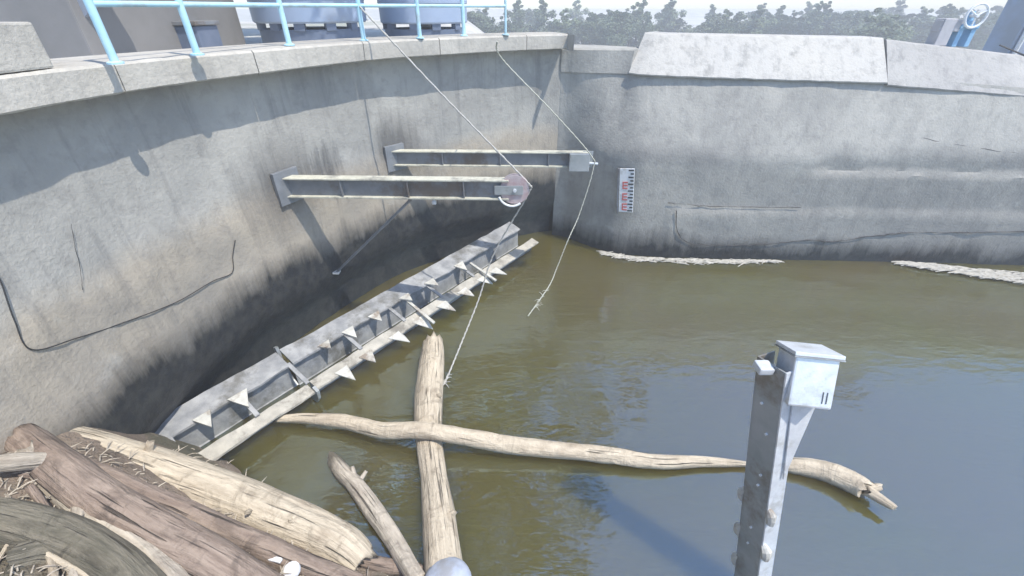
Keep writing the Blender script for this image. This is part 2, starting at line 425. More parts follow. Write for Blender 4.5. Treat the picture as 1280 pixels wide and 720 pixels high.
# upstand at the near end of the coping
pu = at(20, 90, 3.65)
ups = thing('concrete_upstand', (pu.x-.35, pu.y, 3.65), 'low beige concrete block with a stepped top standing on the coping at far left', 'concrete block')
bm = BM(); box(bm, (pu.x-.28, pu.y-.35, 3.79), (.62, 1.15, .27), Matrix.Rotation(R(-7), 3, 'Z'), .015); obj('block', bm, M['coping'], ups)
bm = BM(); box(bm, (pu.x-.36, pu.y-.75, 3.965), (.4, .5, .075), Matrix.Rotation(R(-7), 3, 'Z'), .012); obj('block_top', bm, M['coping'], ups)
bm = BM(); tube(bm, [(pu.x-.32, pu.y-.1, 3.92), (pu.x-.32, pu.y-.1, 4.1)], .008, 8); obj('steel_pin', bm, M['galv'], ups)
wf = thing('end_wall', (6, 7.4, -.8), 'straight grey concrete end wall with a pale cap, cracks and ledges behind the water', 'wall')
bm = BM()
FAR2 = crom([(q[0], q[1], 0) for q in FAR], 3)
def sm(a, b, x): t = max(0, min(1, (x-a)/(b-a))); return t*t*(3-2*t)
def top_far(x): return 3.08-.067*max(0, x-6.0)
def lean(x, z): return sm(1.0, 1.75, x)*.42*max(0, z-1.9)/1.15
def prof_far(i, p):
    f = []; x = p[0]
    T = top_far(x)
    ztab = zs(-.8, .96, 12)+zs(1.0, 1.63, 7)+zs(1.69, T, 14)
    for z in ztab:
        o = .014*fbm((x*2, p[1]*2, z*2+9), 1, 4)
        if z < .98: o -= (.02+.012*fbm((x*4, 0, z*3), 1, 3))*sm(2.75, 2.95, x)
        if z > 1.66: o += .05*sm(4.9, 5.4, x)*(1-sm(1.75, 2.1, z)*.6)
        o += lean(x, z)
        f.append((o, z))
    return f+[(.9, T), (.9, -.8)]
sweep(bm, [(q.x, q.y) for q in FAR2], prof_far)
obj('wall_face', bm, M['wall_far'], wf, smooth=True)
def far_at(x):
    for a, b in zip(FAR2[:-1], FAR2[1:]):
        if a.x <= x <= b.x: return a.y+(b.y-a.y)*(x-a.x)/(b.x-a.x)
    return FAR2[-1].y
def cap(x0, x1, zt0, zt1, zb0, zb1, m, o0=.36, o1=.84):
    bm = BM(); k = max(4, int((x1-x0)/.15))
    pp = [(x0+(x1-x0)*i/k, far_at(x0+(x1-x0)*i/k)) for i in range(k+1)]
    def pr(i, p):
        t = (p[0]-x0)/(x1-x0); zt = zt0+(zt1-zt0)*t; zb = zb0+(zb1-zb0)*t
        e = .012*fbm((p[0]*5, 1, 0), 1, 4); e2 = .006*fbm((p[0]*4, 7, 0), 1, 3)
        return [(o0+e2, zb+e), (o0-.012+e2, zb+.02+e), (o1-.01, zt-.02+e2), (o1+.02, zt+e2), (1.35, zt), (1.35, zb), (o0+.15, zb+.004)]
    sweep(bm, pp, pr); return bm
tag(obj('parapet', cap(1.72, 5.93, 3.66, 3.60, 3.09, 2.99, M['cap']), M['cap'], wf), 'whitish weathered cap')
obj('parapet', cap(5.945, 17.3, 3.58, 2.47, 2.96, 2.20, M['stub'], .36, .78), M['cap_grey'], wf)
bm = BM(); pp = [(q.x, q.y) for q in FAR2 if q.x < 1.71]
sweep(bm, pp, lambda i, p: [(-.03+lean(p[0], 3.085), 3.085), (-.03+lean(p[0], 3.3), 3.42), (lean(p[0], 3.3), 3.44), (.9, 3.44), (.9, 3.085)]); obj('corner_cap', bm, M['wall_far'], wf)
def onfar(px, py):
    Y = 7.2
    for _ in range(12):
        q = onY(px, py, Y); Y = far_at(max(q.x, .9))+lean(q.x, q.z)
    return onY(px, py, Y)
def onside(px, py, off=0.0):
    best = None; d = ray(px, py)
    for k in range(200, 1500):
        q = Vector((0, 0, CH))+d*(k*.01)
        m = min(range(len(SIDE2)), key=lambda i: (SIDE2[i].x-q.x)**2+(SIDE2[i].y-q.y)**2)
        a = SIDE2[max(m-1, 0)]; b = SIDE2[min(m+1, len(SIDE2)-1)]
        t = (b-a).normalized(); nn = Vector((-t.y, t.x, 0))
        if (q-Vector((SIDE2[m].x, SIDE2[m].y, q.z))).dot(nn) > -.035-off: return q
    return q
def crackline(pts, fn, r, parent, name='crack', m=None, jit=.012, sd=0, off=-.012):
    P = crom([fn(*p) for p in pts], 7)
    P = [p+Vector((0, off, jit*1.6*fbm((p.x*9, sd, p.z*9), 1, 4))) for p in P]
    bm = BM(); tube(bm, P, [r*.62*max(.12, .75+.9*fbm((p.x*4, sd, p.z*4+2), 1, 3)) for p in P], 6); return obj(name, bm, m or M['crack'], parent)
crackline([(845, 262), (846, 288), (862, 303), (905, 306), (960, 304), (1010, 299), (1045, 301), (1090, 294), (1140, 290), (1200, 290), (1290, 288)], onfar, .014, wf, off=-.034)
crackline([(1018, 132), (1050, 137), (1090, 148), (1130, 160), (1180, 171)], onfar, .011, wf, sd=3, off=.04)
crackline([(835, 253), (880, 257), (930, 258), (1000, 259)], onfar, .010, wf, sd=5, off=-.02)
crackline([(1140, 170), (1200, 182), (1275, 193)], onfar, .012, wf, sd=8, off=.03)
crackline([(90, 281), (93, 305), (100, 335), (103, 362)], onside, .005, wl, sd=6, off=0)
# sagging cable on the wall
P = crom([onside(*p) for p in [(-20, 318), (0, 350), (18, 400), (40, 437), (95, 423), (150, 405), (220, 378), (265, 352), (290, 341), (291, 320), (294, 300)]], 8)
bm = BM(); tube(bm, P, .0048, 6)
tag(obj('cable', bm, M['cable']), 'thin black cable sagging across the beige foot of the curving wall', 'cable')
# ------------------------------------------------------------------ blue railing
bases = [(145, 80), (247, 69), (362, 57), (455, 51), (525, 48), (580, 45), (632, 44)]
rp = [at(x, y, 3.655) for x, y in bases]
rl = thing('railing', rp[3], 'pale blue pipe railing standing along the beige coping of the curving wall', 'railing')
for p in rp:
    bm = BM(); tube(bm, [p, p+Vector((0, 0, .98))], .028 if p is not rp[-1] else .018, 12)
    po = obj('post', bm, M['rail_blue'], rl, smooth=True)
    bm = BM(); lathe(bm, p, [(.055, .0), (.055, .012), (.03, .02)], 14); obj('base_plate', bm, M['rail_blue'], po)
for nm, h in (('mid_rail', .37), ('top_rail', .98)):
    bm = BM(); tube(bm, [p+Vector((0, 0, h)) for p in rp], .021, 10); obj(nm, bm, M['rail_blue'], rl, smooth=True)
# ------------------------------------------------------------------ buildings and tanks in the yard
def tank(px0, px1, Y, label, slots):
    a = onY(px0, 40, Y); b = onY(px1, 40, Y); cx = (a.x+b.x)/2; r = (b.x-a.x)/2*.96
    t = thing('storage_tank', (cx, Y+r, 3.42), label, 'tank', 'steel tanks in the yard behind the railing')
    zs0 = 3.42; zslot = onY(px0, 34, Y).z
    bm = BM(); lathe(bm, (cx, Y+r, 0), [(r*.93, zs0-.2), (r*.93, zslot-.04)], 40); obj('skirt', bm, M['tank_dark'], t, smooth=True)
    bm = BM(); lathe(bm, (cx, Y+r, 0), [(r*.97, zslot+.045), (r, zslot+.07), (r, zslot+.36), (r*1.015, zslot+.37), (r*1.015, zslot+.42), (r, zslot+.43), (r, zslot+2.6), (r*.9, zslot+2.8), (r*.4, zslot+3.0)], 40)
    obj('shell', bm, M['tank'], t, smooth=True)
    for k in slots:
        an = R(-90+k); bm = BM(); box(bm, (cx+math.cos(an)*r*.90, Y+r+math.sin(an)*r*.90, zslot), (.16, .1, .11), Matrix.Rotation(an+math.pi/2, 3, 'Z')); obj('support_foot', bm, M['tank_dark'], t)
    return t
tank(288, 440, 7.9, 'grey blue steel tank on a dark skirt, the one nearer the hut', [-75, -50, -20, 8, 40, 70])
tank(462, 582, 9.2, 'grey blue steel tank on a dark skirt, the one nearer the end wall', [-75, -45, -5, 25, 60])
hut = thing('yard_hut', (-7.2, 6.6, 3.42), 'dark grey rendered hut with a sloping canopy behind the railing at far left', 'building')
bm = BM(); box(bm, (-7.45, 6.75, 4.7), (6.0, 3.1, 2.8), None, .02); obj('wall', bm, M['hut'], hut)
bm = BM(); prism(bm, [(-10.8, 5.0, 6.25), (-4.2, 5.0, 6.1), (-4.2, 8.6, 6.1), (-10.8, 8.6, 6.25)], .12); obj('roof', bm, M['roof'], hut)
bm = BM(); prism(bm, [(-4.45, 5.35, 3.92), (-3.75, 5.35, 4.42), (-3.75, 5.35, 5.2), (-4.45, 5.35, 5.2)], .08); obj('canopy', bm, M['roof'], hut)
bm = BM(); box(bm, (-6.4, 5.18, 4.3), (.8, .06, 1.7), None, .01); dr = obj('door', bm, M['roof'], hut)
bm = BM(); box(bm, (-6.12, 5.13, 4.3), (.03, .05, .14), None, .008); obj('handle', bm, M['galv'], dr)
lb = onY(200, 62, 6.6)
crate = thing('cable_drum', (lb.x+.05, 6.9, 3.42), 'low dark grey steel box lying on the yard behind the railing near the hut', 'steel box')
bm = BM(); box(bm, (lb.x+.05, 6.9, 3.62), (1.0, .5, .36), None, .02); obj('body', bm, M['tank_dark'], crate)
bm = BM(); box(bm, (lb.x+.05, 6.9, 3.83), (1.06, .56, .05), None, .01); obj('lid', bm, M['beam'], crate)
crate.name = 'steel_box'
# right-hand end: gate hoist, stub post, blue cabinet, hand post
hx = onfar(1203, 66); Yh = far_at(hx.x)+1.0; zt = 3.58-1.11*((hx.x-5.945)/11.355)
hb = Vector((onY(1203, 40, Yh).x, Yh, zt)); ztop = onY(1203, 14, Yh).z
h = thing('gate_hoist', hb, 'sky blue sluice gate hoist with a pale handwheel standing on the end wall cap', 'gate hoist')
H = ztop-zt
for s in (-1, 1):
    bm = BM(); box(bm, hb+Vector((s*.1, 0, .12)), (.075, .16, .25), None, .01); obj('leg', bm, M['blue'], h)
bm = BM(); box(bm, hb+Vector((0, 0, .24+(H-.42)/2)), (.30, .2, H-.42), None, .02); obj('gearbox', bm, M['blue'], h)
bm = BM(); lathe(bm, hb+Vector((0, 0, H-.20)), [(.10, 0), (.10, .06), (.06, .08), (.045, .2)], 16); obj('spindle', bm, M['blue'], h, smooth=True)
bm = BM(); cw = hb+Vector((-.02, -.13, H-.06))
tube(bm, [cw+Vector((math.cos(a)*.16, 0, math.sin(a)*.16)) for a in [2*math.pi*k/24 for k in range(25)]], .018, 8, cap=False)
for a in (30, 150, 270): tube(bm, [cw, cw+Vector((math.cos(R(a))*.16, 0, math.sin(R(a))*.16))], .012, 6)
tube(bm, [cw+Vector((0, .15, 0)), cw+Vector((0, -.03, 0))], .025, 8)
obj('handwheel', bm, M['white_metal'], h, smooth=True)
sx = onY(1167, 60, Yh); bm = BM()
zb = 3.58-1.11*((sx.x-5.945)/11.355); zt2 = onY(1167, 23, Yh).z
st = thing('stub_post', (sx.x, Yh, zb), 'short square grey concrete post on the end wall cap left of the blue hoist', 'post')
box(bm, (sx.x, Yh, (zb+zt2)/2), (.2, .2, zt2-zb), None, .012); obj('shaft', bm, M['stub'], st)
bm = BM(); box(bm, (sx.x+.05, Yh, zt2-.1), (.34, .16, .16), None, .012); obj('head', bm, M['stub'], st)
cx = onY(1275, 60, Yh+.5)
cb = thing('control_cabinet', (cx.x+.25, Yh+.7, 3.0), 'tall blue grey steel cabinet at the right edge above the end wall', 'cabinet')
bm = BM(); box(bm, (cx.x+.25, Yh+.7, 3.0+.95), (.95, .5, 1.9), None, .02); obj('body', bm, M['tank'], cb)
bm = BM(); box(bm, (cx.x+.25, Yh+.432, 3.0+1.0), (.85, .03, 1.6), None, .008); d_ = obj('door', bm, M['tank'], cb)
bm = BM(); box(bm, (cx.x+.55, Yh+.40, 3.95), (.03, .04, .16), None, .006); obj('handle', bm, M['galv'], d_)
bm = BM(); box(bm, (cx.x+.25, Yh+.68, 4.93), (1.05, .62, .06), None, .01); obj('roof', bm, M['tank_dark'], cb)
px_ = onY(1266, 72, Yh-.1); bm = BM()
hpst = thing('handrail_post', (px_.x, Yh-.1, 3.33), 'thin white handrail post in front of the blue grey cabinet at the right edge', 'post')
bm = BM(); tube(bm, [(px_.x, Yh-.1, 3.2), (px_.x, Yh-.1, 3.85)], .02, 10); obj('upright', bm, M['white_metal'], hpst, smooth=True)
bm = BM(); tube(bm, [(px_.x, Yh-.1, 3.83), (px_.x+2.4, Yh-.35, 3.76)], .017, 10); obj('rail', bm, M['white_metal'], hpst, smooth=True)
bm = BM(); tube(bm, crom([Vector((px_.x-.35, Yh-.12, 3.5)), Vector((px_.x+.1, Yh-.3, 3.33)), Vector((px_.x+1.6, Yh-.5, 2.9))], 8), .012, 6)
tag(obj('hose', bm, M['cable']), 'thin dark hose drooping over the end wall cap at the right edge', 'hose')
# ------------------------------------------------------------------ cantilever beams
def beam(A, B, hgt, wd, label):
    A, B = Vector(A), Vector(B); t = thing('cantilever_beam', A, label, 'beam', 'steel beams reaching out from the curving wall')
    d = (B-A).normalized(); up = Vector((0, 0, hgt/2))
    A2 = A-d*.22
    mi = min(range(len(SIDE2)), key=lambda i: (SIDE2[i].x-A.x)**2+(SIDE2[i].y-A.y)**2); tg = SIDE2[mi+1]-SIDE2[mi-1]
    mw = Matrix.Rotation(math.atan2(tg.y, tg.x), 3, 'Z'); nw = mw @ Vector((0, -1, 0))
    bm = BM(); bar(bm, A2, B, .014, hgt-.03); obj('web', bm, M['beam'], t)
    bm = BM(); bar(bm, A2+up-Vector((0, 0, .008)), B+up-Vector((0, 0, .008)), wd, .018, .003); obj('top_flange', bm, M['flange'], t)
    bm = BM(); bar(bm, A2-up+Vector((0, 0, .008)), B-up+Vector((0, 0, .008)), wd, .018, .003); obj('bottom_flange', bm, M['flange'], t)
    for f in (.25, .55, .8):
        q = A+(B-A)*f; bm = BM(); box(bm, q, (.012, wd*.9, hgt-.035)); obj('stiffener', bm, M['beam'], t)
    bm = BM(); box(bm, B+d*.006, (.014, wd+.02, hgt+.02), frame(d).inverted() @ Matrix.Identity(3)); obj('end_plate', bm, M['galv_dull'], t)
    bm = BM(); box(bm, A+nw*.0, (wd+.2, .05, hgt+.16), mw, .005); obj('wall_plate', bm, M['beam'], t)
    return t, d
zA = 2.22
A0 = onside(360, 233); zA = A0.z; A1 = at(636, 236, zA)
tA, dA = beam(A0, A1, .24, .14, 'nearer grey steel beam with flanges painted sunlit pale and a red pulley at its tip')
# pulley at the tip
pc = A1+Vector((.07, 0, -.0)); 
def disc(bm, c, r, th, ax, seg=24, inner=0):
    ax = Vector(ax).normalized(); m = frame(ax); x, z = m.col[0], m.col[2]
    rings = []
    for rr, o in ((r*.15, -th/2), (r, -th/2), (r, th/2), (r*.15, th/2)):
        rings.append([bm.verts.new(c+ax*o+(x*math.cos(2*math.pi*k/seg)+z*math.sin(2*math.pi*k/seg))*rr) for k in range(seg)])
    for i in range(4):
        A, B = rings[i], rings[(i+1) % 4]
        for k in range(seg): bm.faces.new((A[k], A[(k+1) % seg], B[(k+1) % seg], B[k]))
bm = BM(); disc(bm, pc, .155, .016, (0, 1, 0)); disc(bm, pc+Vector((0, -.032, 0)), .175, .012, (0, 1, 0)); disc(bm, pc+Vector((0, .032, 0)), .175, .012, (0, 1, 0))
pu_ = obj('pulley', bm, M['pulley'], tA, smooth=True)
bm = BM(); box(bm, pc+Vector((-.07, -.052, .0)), (.34, .012, .11), None, .004); box(bm, pc+Vector((-.07, .052, .0)), (.34, .012, .11), None, .004); obj('cheek_plate', bm, M['galv_dull'], pu_)
bm = BM(); tube(bm, [pc+Vector((0, -.075, 0)), pc+Vector((0, .075, 0))], .022, 12); obj('axle', bm, M['galv'], pu_)
bm = BM(); tube(bm, [pc+Vector((-.19*math.cos(a)*.9-.03, -.06, -.195*math.sin(a))) for a in [R(25+k*10) for k in range(11)]], .014, 8); obj('guard_hoop', bm, M['white_metal'], tA, smooth=True)
bm = BM(); q = A0+(A1-A0)*.66; tube(bm, [q+Vector((0, -.02, -.12)), q+Vector((0, -.02, -.16))], .014, 8); box(bm, q+Vector((0, -.02, -.175)), (.05, .05, .04), None, .006); obj('shackle', bm, M['galv'], tA)
# brace from the beam down to the wall
s0 = A0+(A1-A0)*.56+Vector((0, 0, -.13)); s1 = onside(420, 341)
br = thing('brace_rod', s1, 'slim dark brace rod slanting from the nearer beam down to the dark wall foot', 'rod')
bm = BM(); tube(bm, [s0, s1], .018, 10); obj('rod', bm, M['beam'], br, smooth=True)
bm = BM(); box(bm, s1+(s0-s1).normalized()*.02, (.09, .09, .03), None, .006); obj('foot', bm, M['galv'], br)
zB = 2.15
B0 = onside(494, 197); zB = B0.z; B1 = at(734, 199, zB)
tB, dB = beam(B0, B1, .22, .13, 'farther grey steel beam behind the pulley beam, with a square block at its tip')
bm = BM(); box(bm, B1+Vector((-.13, -.075, -.02)), (.3, .1, .26), None, .01); obj('tip_block', bm, M['galv_dull'], tB)
bm = BM(); tube(bm, [B1+Vector((.02, -.03, -.05)), B1+Vector((.16, -.03, -.06))], .018, 8); obj('tip_pin', bm, M['galv'], tB)
# ------------------------------------------------------------------ ropes
def rope(pts, r, m, label, fray=None, seed=0):
    t = thing('rope', pts[-1], label, 'rope')
    bm = BM()
    P = crom(pts, 26)
    tube(bm, [p+Vector((.003*math.sin(i*1.9), .003*math.cos(i*1.9), 0)) for i, p in enumerate(P)], [r*(1+.18*math.sin(i*2.6)) for i in range(len(P))], 8)
    obj('strand', bm, m, t, smooth='all')
    rnd = random.Random(seed)
    if fray:
        bm = BM()
        for k in range(16):
            i = int(len(P)*(fray+rnd.random()*.06)); p = P[min(i, len(P)-1)]
            d = Vector((rnd.uniform(-1, 1), rnd.uniform(-1, 1), rnd.uniform(-.7, .7))).normalized()*rnd.uniform(.04, .11)
            tube(bm, [p, p+d*.6+Vector((0, 0, .015)), p+d], [r*.9, r*.4, r*.2], 5)
        obj('frayed_knot', bm, m, t)
    return t
top = rp[3]+Vector((.02, -.02, .36))
tipA = pc+Vector((.10, 0, .135))
pts = [top, top.lerp(tipA, .5)+Vector((0, 0, -.02)), tipA, pc+Vector((.168, 0, .03)), pc+Vector((.165, 0, -.06)), at(617, 318, 1.25), at(598, 375, .62), at(575, 433, .2), at(556, 479, .02)]
rope(pts, .0105, M['rope'], 'pale rope running from the railing over the red pulley down into the water', .965, 1)
tb = onside(622, 66, .3); tb = at(621, 52, 3.66)
pts = [tb, at(628, 74, 3.42), at(692, 141, 2.78), B1+Vector((.02, -.12, .1)), B1+Vector((.08, -.12, -.12)), at(724, 268, 1.3), at(710, 300, .95), at(696, 335, .5), at(686, 358, .27), at(660, 395, .02)]
rope(pts, .0085, M['rope_old'], 'thinner weedy rope hanging from the farther beam into the water beside the far corner', .90, 2)
# ------------------------------------------------------------------ toothed trough floating along the wall
O0 = at(150, 650, .22); O1 = at(676, 300, .22); O1 = Vector((O1.x-.05, O1.y-.1, .22))
ax = (O1-O0).normalized(); side = Vector((-ax.y, ax.x, 0))      # towards the wall
L = (O1-O0).length
tr = thing('weir_trough', (O0+O1)/2*1.0-Vector((0, 0, .22)), 'long grey steel trough with rows of pale triangular teeth floating beside the curving wall', 'trough')
def TP(s, o, z): return O0+ax*s+side*o+Vector((0, 0, z-.22))
def trough_run(name, s0, s1, secs, m, jit=.014):
    bm = BM(); n = max(2, int((s1-s0)/.09)); rings = []
    for i in range(n+1):
        s = s0+(s1-s0)*i/n
        rings.append([bm.verts.new(TP(s, o+jit*fbm((s*3, o*9, z*9), 1, 3), z+jit*fbm((s*3, o*9+4, z*9), 1, 3))) for o, z in secs])
    k = len(secs)
    for i in range(n):
        for j in range(k): bm.faces.new((rings[i][j], rings[i][(j+1) % k], rings[i+1][(j+1) % k], rings[i+1][j]))
    bm.faces.new(rings[0]); bm.faces.new(rings[-1][::-1])
    return obj(name, bm, m, tr)
def trough_parts(s0, s1, k, dz=0):
    trough_run('outer_lip', s0, s1, [(-.0, .20+dz), (-.0, .225+dz), (.15*k, .265+dz), (.15*k, .235+dz)], M['trough_lip'])
    trough_run('body', s0, s1, [(.145*k, .232+dz), (.16*k, .02), (.26*k, -.10), (.42*k, -.10), (.50*k, .0), (.505*k, .40+dz), (.49*k, .40+dz), (.485*k, .01), (.41*k, -.06), (.27*k, -.06), (.175*k, .03), (.16*k, .232+dz)], M['trough'], .004)
    trough_run('inner_lip', s0, s1, [(.43*k, .365+dz), (.43*k, .39+dz), (.70*k, .46+dz), (.70*k, .43+dz)], M['trough'])
sj = (at(398, 490, .22)-O0).dot(ax)
trough_parts(-1.3, sj-.02, 1.04, -.02); trough_parts(sj+.02, L, 1.0)
bm = BM()
secs = [(-.05, .23), (-.03, .10), (.08, -.05), (.25, -.16), (.45, -.16), (.62, -.02), (.74, .2), (.76, .50), (.70, .52), (.66, .22), (.56, .06), (.43, -.06), (.27, -.06), (.14, .05), (.06, .16), (.03, .26)]
A_ = [bm.verts.new(TP(sj-.018, o, z)) for o, z in secs]; B_ = [bm.verts.new(TP(sj+.018, o, z)) for o, z in secs]
for i in range(len(secs)):
    j = (i+1) % len(secs); bm.faces.new((A_[i], A_[j], B_[j], B_[i]))
half = len(secs)//2
for i in range(half-1):
    j = len(secs)-1-i
    bm.faces.new((A_[i], A_[i+1], A_[j-1], A_[j])); bm.faces.new((B_[i+1], B_[i], B_[j], B_[j-1]))
obj('joint_flange', bm, M['galv_dull'], tr)
for s in (.6, 1.3, 1.9, sj+.75, sj+1.5, sj+2.25, sj+3.0):
    if s < L: bm = BM(); bar(bm, TP(s, .12, .27), TP(s, .5, .375), .05, .02, .004); obj('cross_tie', bm, M['trough'], tr)
rt = random.Random(3)
for (x, y) in [(437, 466), (474, 450), (512, 428), (543, 408), (571, 388), (597, 371), (620, 355), (636, 345)]:
    s = (at(x-10, y-2, .22)-O0).dot(ax); w_ = .095*rt.uniform(.85, 1.15); ln = .19*rt.uniform(.85, 1.2); tw = rt.uniform(-.05, .05)
    bm = BM(); prism(bm, [TP(s-w_, .03, .245), TP(s-w_*.2+tw*.4, .02, .252), TP(s+w_, .03, .25), TP(s+w_*.8+tw*.6, -ln*.45, .215), TP(s+w_*.5+tw, -ln, .17+rt.uniform(-.06, .05))], .014); obj('tooth', bm, M['tooth'], tr)
for (x, y) in [(262, 530), (313, 508), (420, 440), (452, 423), (483, 402), (520, 378), (548, 357), (585, 335)]:
    s = (at(x, y, .4)-O0).dot(ax); w_ = .09*rt.uniform(.85, 1.2); ln = .17*rt.uniform(.9, 1.3)
    bm = BM(); prism(bm, [TP(s-w_, .45, .405), TP(s+w_, .45, .405), TP(s, .45-ln, .37+rt.uniform(-.04, .04))], .02); obj('tooth', bm, M['tooth'], tr)
for (x, y) in [(525, 388), (632, 350)]:
    s = (at(x, y, .3)-O0).dot(ax); bm = BM(); bar(bm, TP(s, .36, .36), TP(s-.06, -.24, .26), .045, .03, .006); obj('spike_bar', bm, M['tooth'], tr)
# ------------------------------------------------------------------ instrument post
pb = at(933, 775, -.3); pt = dep(975, 452, 2.62)
d = (pt-pb).normalized(); m3 = frame(d, (0, -1, 0)); sx_ = m3.col[0]; nz_ = m3.col[2]
ip = thing('instrument_post', (pb.x, pb.y, 0), 'leaning galvanised steel post with a white box head standing in the water', 'post')
# u-channel post: front face, right face, plus lips
zv = Vector((-.95, -.3, 0)); zv = (zv-d*zv.dot(d)).normalized()
xv = zv.cross(d).normalized()
if xv.y > 0: xv = -xv
def ipb(bm, cen, a, b, c, bev=.004): return box(bm, cen, (a, b, c), Matrix((xv, d, zv)).transposed(), bev)
Lp = (pt-pb).length; mid = (pt+pb)/2
W = .19
bm = BM(); ipb(bm, mid+zv*.06, W, Lp, .012); obj('front_plate', bm, M['galv_dull'], ip)
bm = BM(); ipb(bm, mid+xv*(W/2+.0065), .012, Lp, .13); obj('side_plate', bm, M['galv'], ip)  # brighter steel here and on the gusset paints the sun's glare
bm = BM(); ipb(bm, mid-xv*(W/2+.0065), .012, Lp, .13); obj('side_plate', bm, M['galv_dull'], ip)
mh = Matrix.Rotation(R(-9), 3, 'Z') @ Matrix.Rotation(R(-24), 3, 'X')
hc = pt+Vector((.145, .0, .075))
def hb_(bm, off, size, bev): return box(bm, hc+mh @ Vector(off), size, mh, bev)
bm = BM(); hb_(bm, (0, 0, -.15), (.235, .22, .31), .012); hd = obj('box_head', bm, M['galv'], ip)
bm = BM(); hb_(bm, (0, 0, .015), (.265, .25, .024), .005); obj('lid', bm, M['galv'], hd)
bm = BM(); hb_(bm, (0, 0, -.002), (.27, .255, .008), .002); obj('seal', bm, M['galv_dull'], hd)
for k in range(2): bm = BM(); hb_(bm, (.06+.022*k, -.112, -.235), (.004, .006, .07), .001); obj('vent_slot', bm, M['beam'], hd)
bm = BM(); box(bm, pt+Vector((-.10, -.02, -.03)), (.09, .09, .05), None, .012); obj('side_bracket', bm, M['galv'], ip)
ge = pt+xv*(W/2+.02)
bm = BM(); prism(bm, [ge-d*.18+Vector((0, 0, 0)), ge-d*.2+Vector((.17, .02, 0)), ge-d*.85+Vector((.015, 0, 0))], .012); obj('gusset', bm, M['galv'], ip)
for f in (.12, .2, .34, .38, .55, .62): 
    c = pt-d*(Lp*f)+zv*.07+xv*(.03*math.sin(f*40)); bm = BM(); tube(bm, [c-zv*.006, c+zv*.008], .009, 8); obj('bolt', bm, M['white_metal'], ip)
for f, sg in ((.46, 1), (.47, -1), (.60, 1), (.615, -1), (.75, -1)):
    c = pt-d*(Lp*f)+xv*sg*(W/2+.03)+zv*.05; bm = BM(); tube(bm, [c+d*.06-xv*sg*.03, c+d*.02, c-d*.05, c-d*.06-xv*sg*.03], [.015, .032, .03, .012], 8, .25, f*9, sub=2); obj('clip', bm, M['tooth'], ip)
# ------------------------------------------------------------------ driftwood
def log(name, pts, rad, m, label, cat='log', seg=18, rough=.12, seed=1, stubs=(), sub=7, group=None):
    bm = BM(); tube(bm, pts, rad, seg, rough, seed, sub=sub, jag=1.1)
    for (i, dv, r, l_) in stubs:
        p = Vector(pts[i]); dv = Vector(dv).normalized()
        tube(bm, [p, p+dv*l_*.5, p+dv*l_], [r, r*.85, r*.6], 8, .25, seed+i+3, sub=3, jag=1.2)
    return tag(obj(name, bm, m, smooth='all'), label, cat, group)
z0 = .03
log('driftwood_log', [at(541, 428, .05), at(540, 455, .05), at(536, 500, .04), at(536, 545, .03), at(543, 600, .03), at(549, 650, .06), at(556, 720, .10), at(560, 760, .1)],
    [.13, .165, .17, .15, .135, .15, .165, .16], M['log_pale'], 'pale round ended log floating away from the camera and crossed by the long branch', seed=2, rough=.1,
    stubs=[(2, (.7, -.2, .6), .04, .22), (5, (.6, 0, .5), .035, .2), (3, (-.6, 0, .6), .03, .18)])
zb_ = .15
br1 = [at(345, 524, .10), at(385, 523, .12), at(435, 528, .14), at(480, 538, .19), at(530, 538, .25), at(580, 546, .21), at(640, 556, .15), at(700, 563, .12), at(760, 569, .1), at(820, 577, .08), at(880, 577, .06), at(945, 581, .04), at(990, 582, .06), at(1030, 589, .08), at(1065, 602, .1), at(1082, 612, .12)]
log('driftwood_branch', br1, [.035, .06, .08, .088, .09, .088, .09, .085, .082, .075, .055, .024, .085, .105, .11, .10], M['log_pale'],
    'long crooked pale branch across the water, its right end forked', 'branch', 14, .13, 5,
    stubs=[(15, (1, .15, .12), .05, .16), (15, (.6, -.85, .05), .055, .24), (14, (.5, -.8, .2), .03, .12), (14, (.3, .5, .8), .02, .1)])
log('driftwood_branch', [at(408, 562, -.12), at(428, 590, .0), at(445, 608, .04), at(470, 642, .07), at(495, 680, .10), at(525, 730, .16)], [.07, .085, .085, .08, .075, .07], M['log_grey'],
    'short broken grey branch with a split end beside the thickest log', 'branch', 12, .18, 9,
    stubs=[(2, (-.35, .75, .25), .035, .2), (2, (.35, .7, .2), .03, .16)])
# fat lit log along the bank edge
log('driftwood_log', [at(62, 548, 1.22), at(110, 562, 1.06), at(180, 584, .90), at(250, 608, .74), at(320, 634, .56), at(385, 660, .38), at(430, 684, .24), at(450, 702, .14)],
    [.12, .15, .165, .165, .175, .17, .165, .14], M['log_pale'], 'thickest pale log lying along the bank edge below the trough', 'log', 28, .10, 4, stubs=[(4, (.2, -.5, .6), .03, .24), (2, (.3, .4, .8), .04, .23), (5, (-.3, -.2, .9), .03, .22)])
def bank_log(pts, rad, m, label, seed, cat='log', dz=.5, rough=.14, stubs=()):
    P = []
    for (px, py), r in zip(pts, rad):
        d = ray(px, py); q = None
        for k in range(100, 900):
            q = Vector((0, 0, CH))+d*(k*.01)
            if q.z < max(0, bank_h(q.x, q.y))+r*dz: break
        P.append(q)
    return log('driftwood_log' if cat == 'log' else 'driftwood_branch', P, rad, m, label, cat, 16, rough, seed, stubs=stubs)
bank_log([(30, 548), (80, 590), (140, 632), (210, 672), (280, 708), (350, 750)], [.10, .12, .135, .13, .12, .11], M['log_brown'], 'long brown log lying in front of the thickest pale log on the bank', 12, dz=.9)
bank_log([(75, 568), (150, 606), (230, 640), (310, 676), (400, 712), (450, 728)], [.05, .075, .08, .08, .07, .05], M['log_brown'], 'thin brown log wedged between the thickest pale log and the long brown one', 17, dz=1.5)
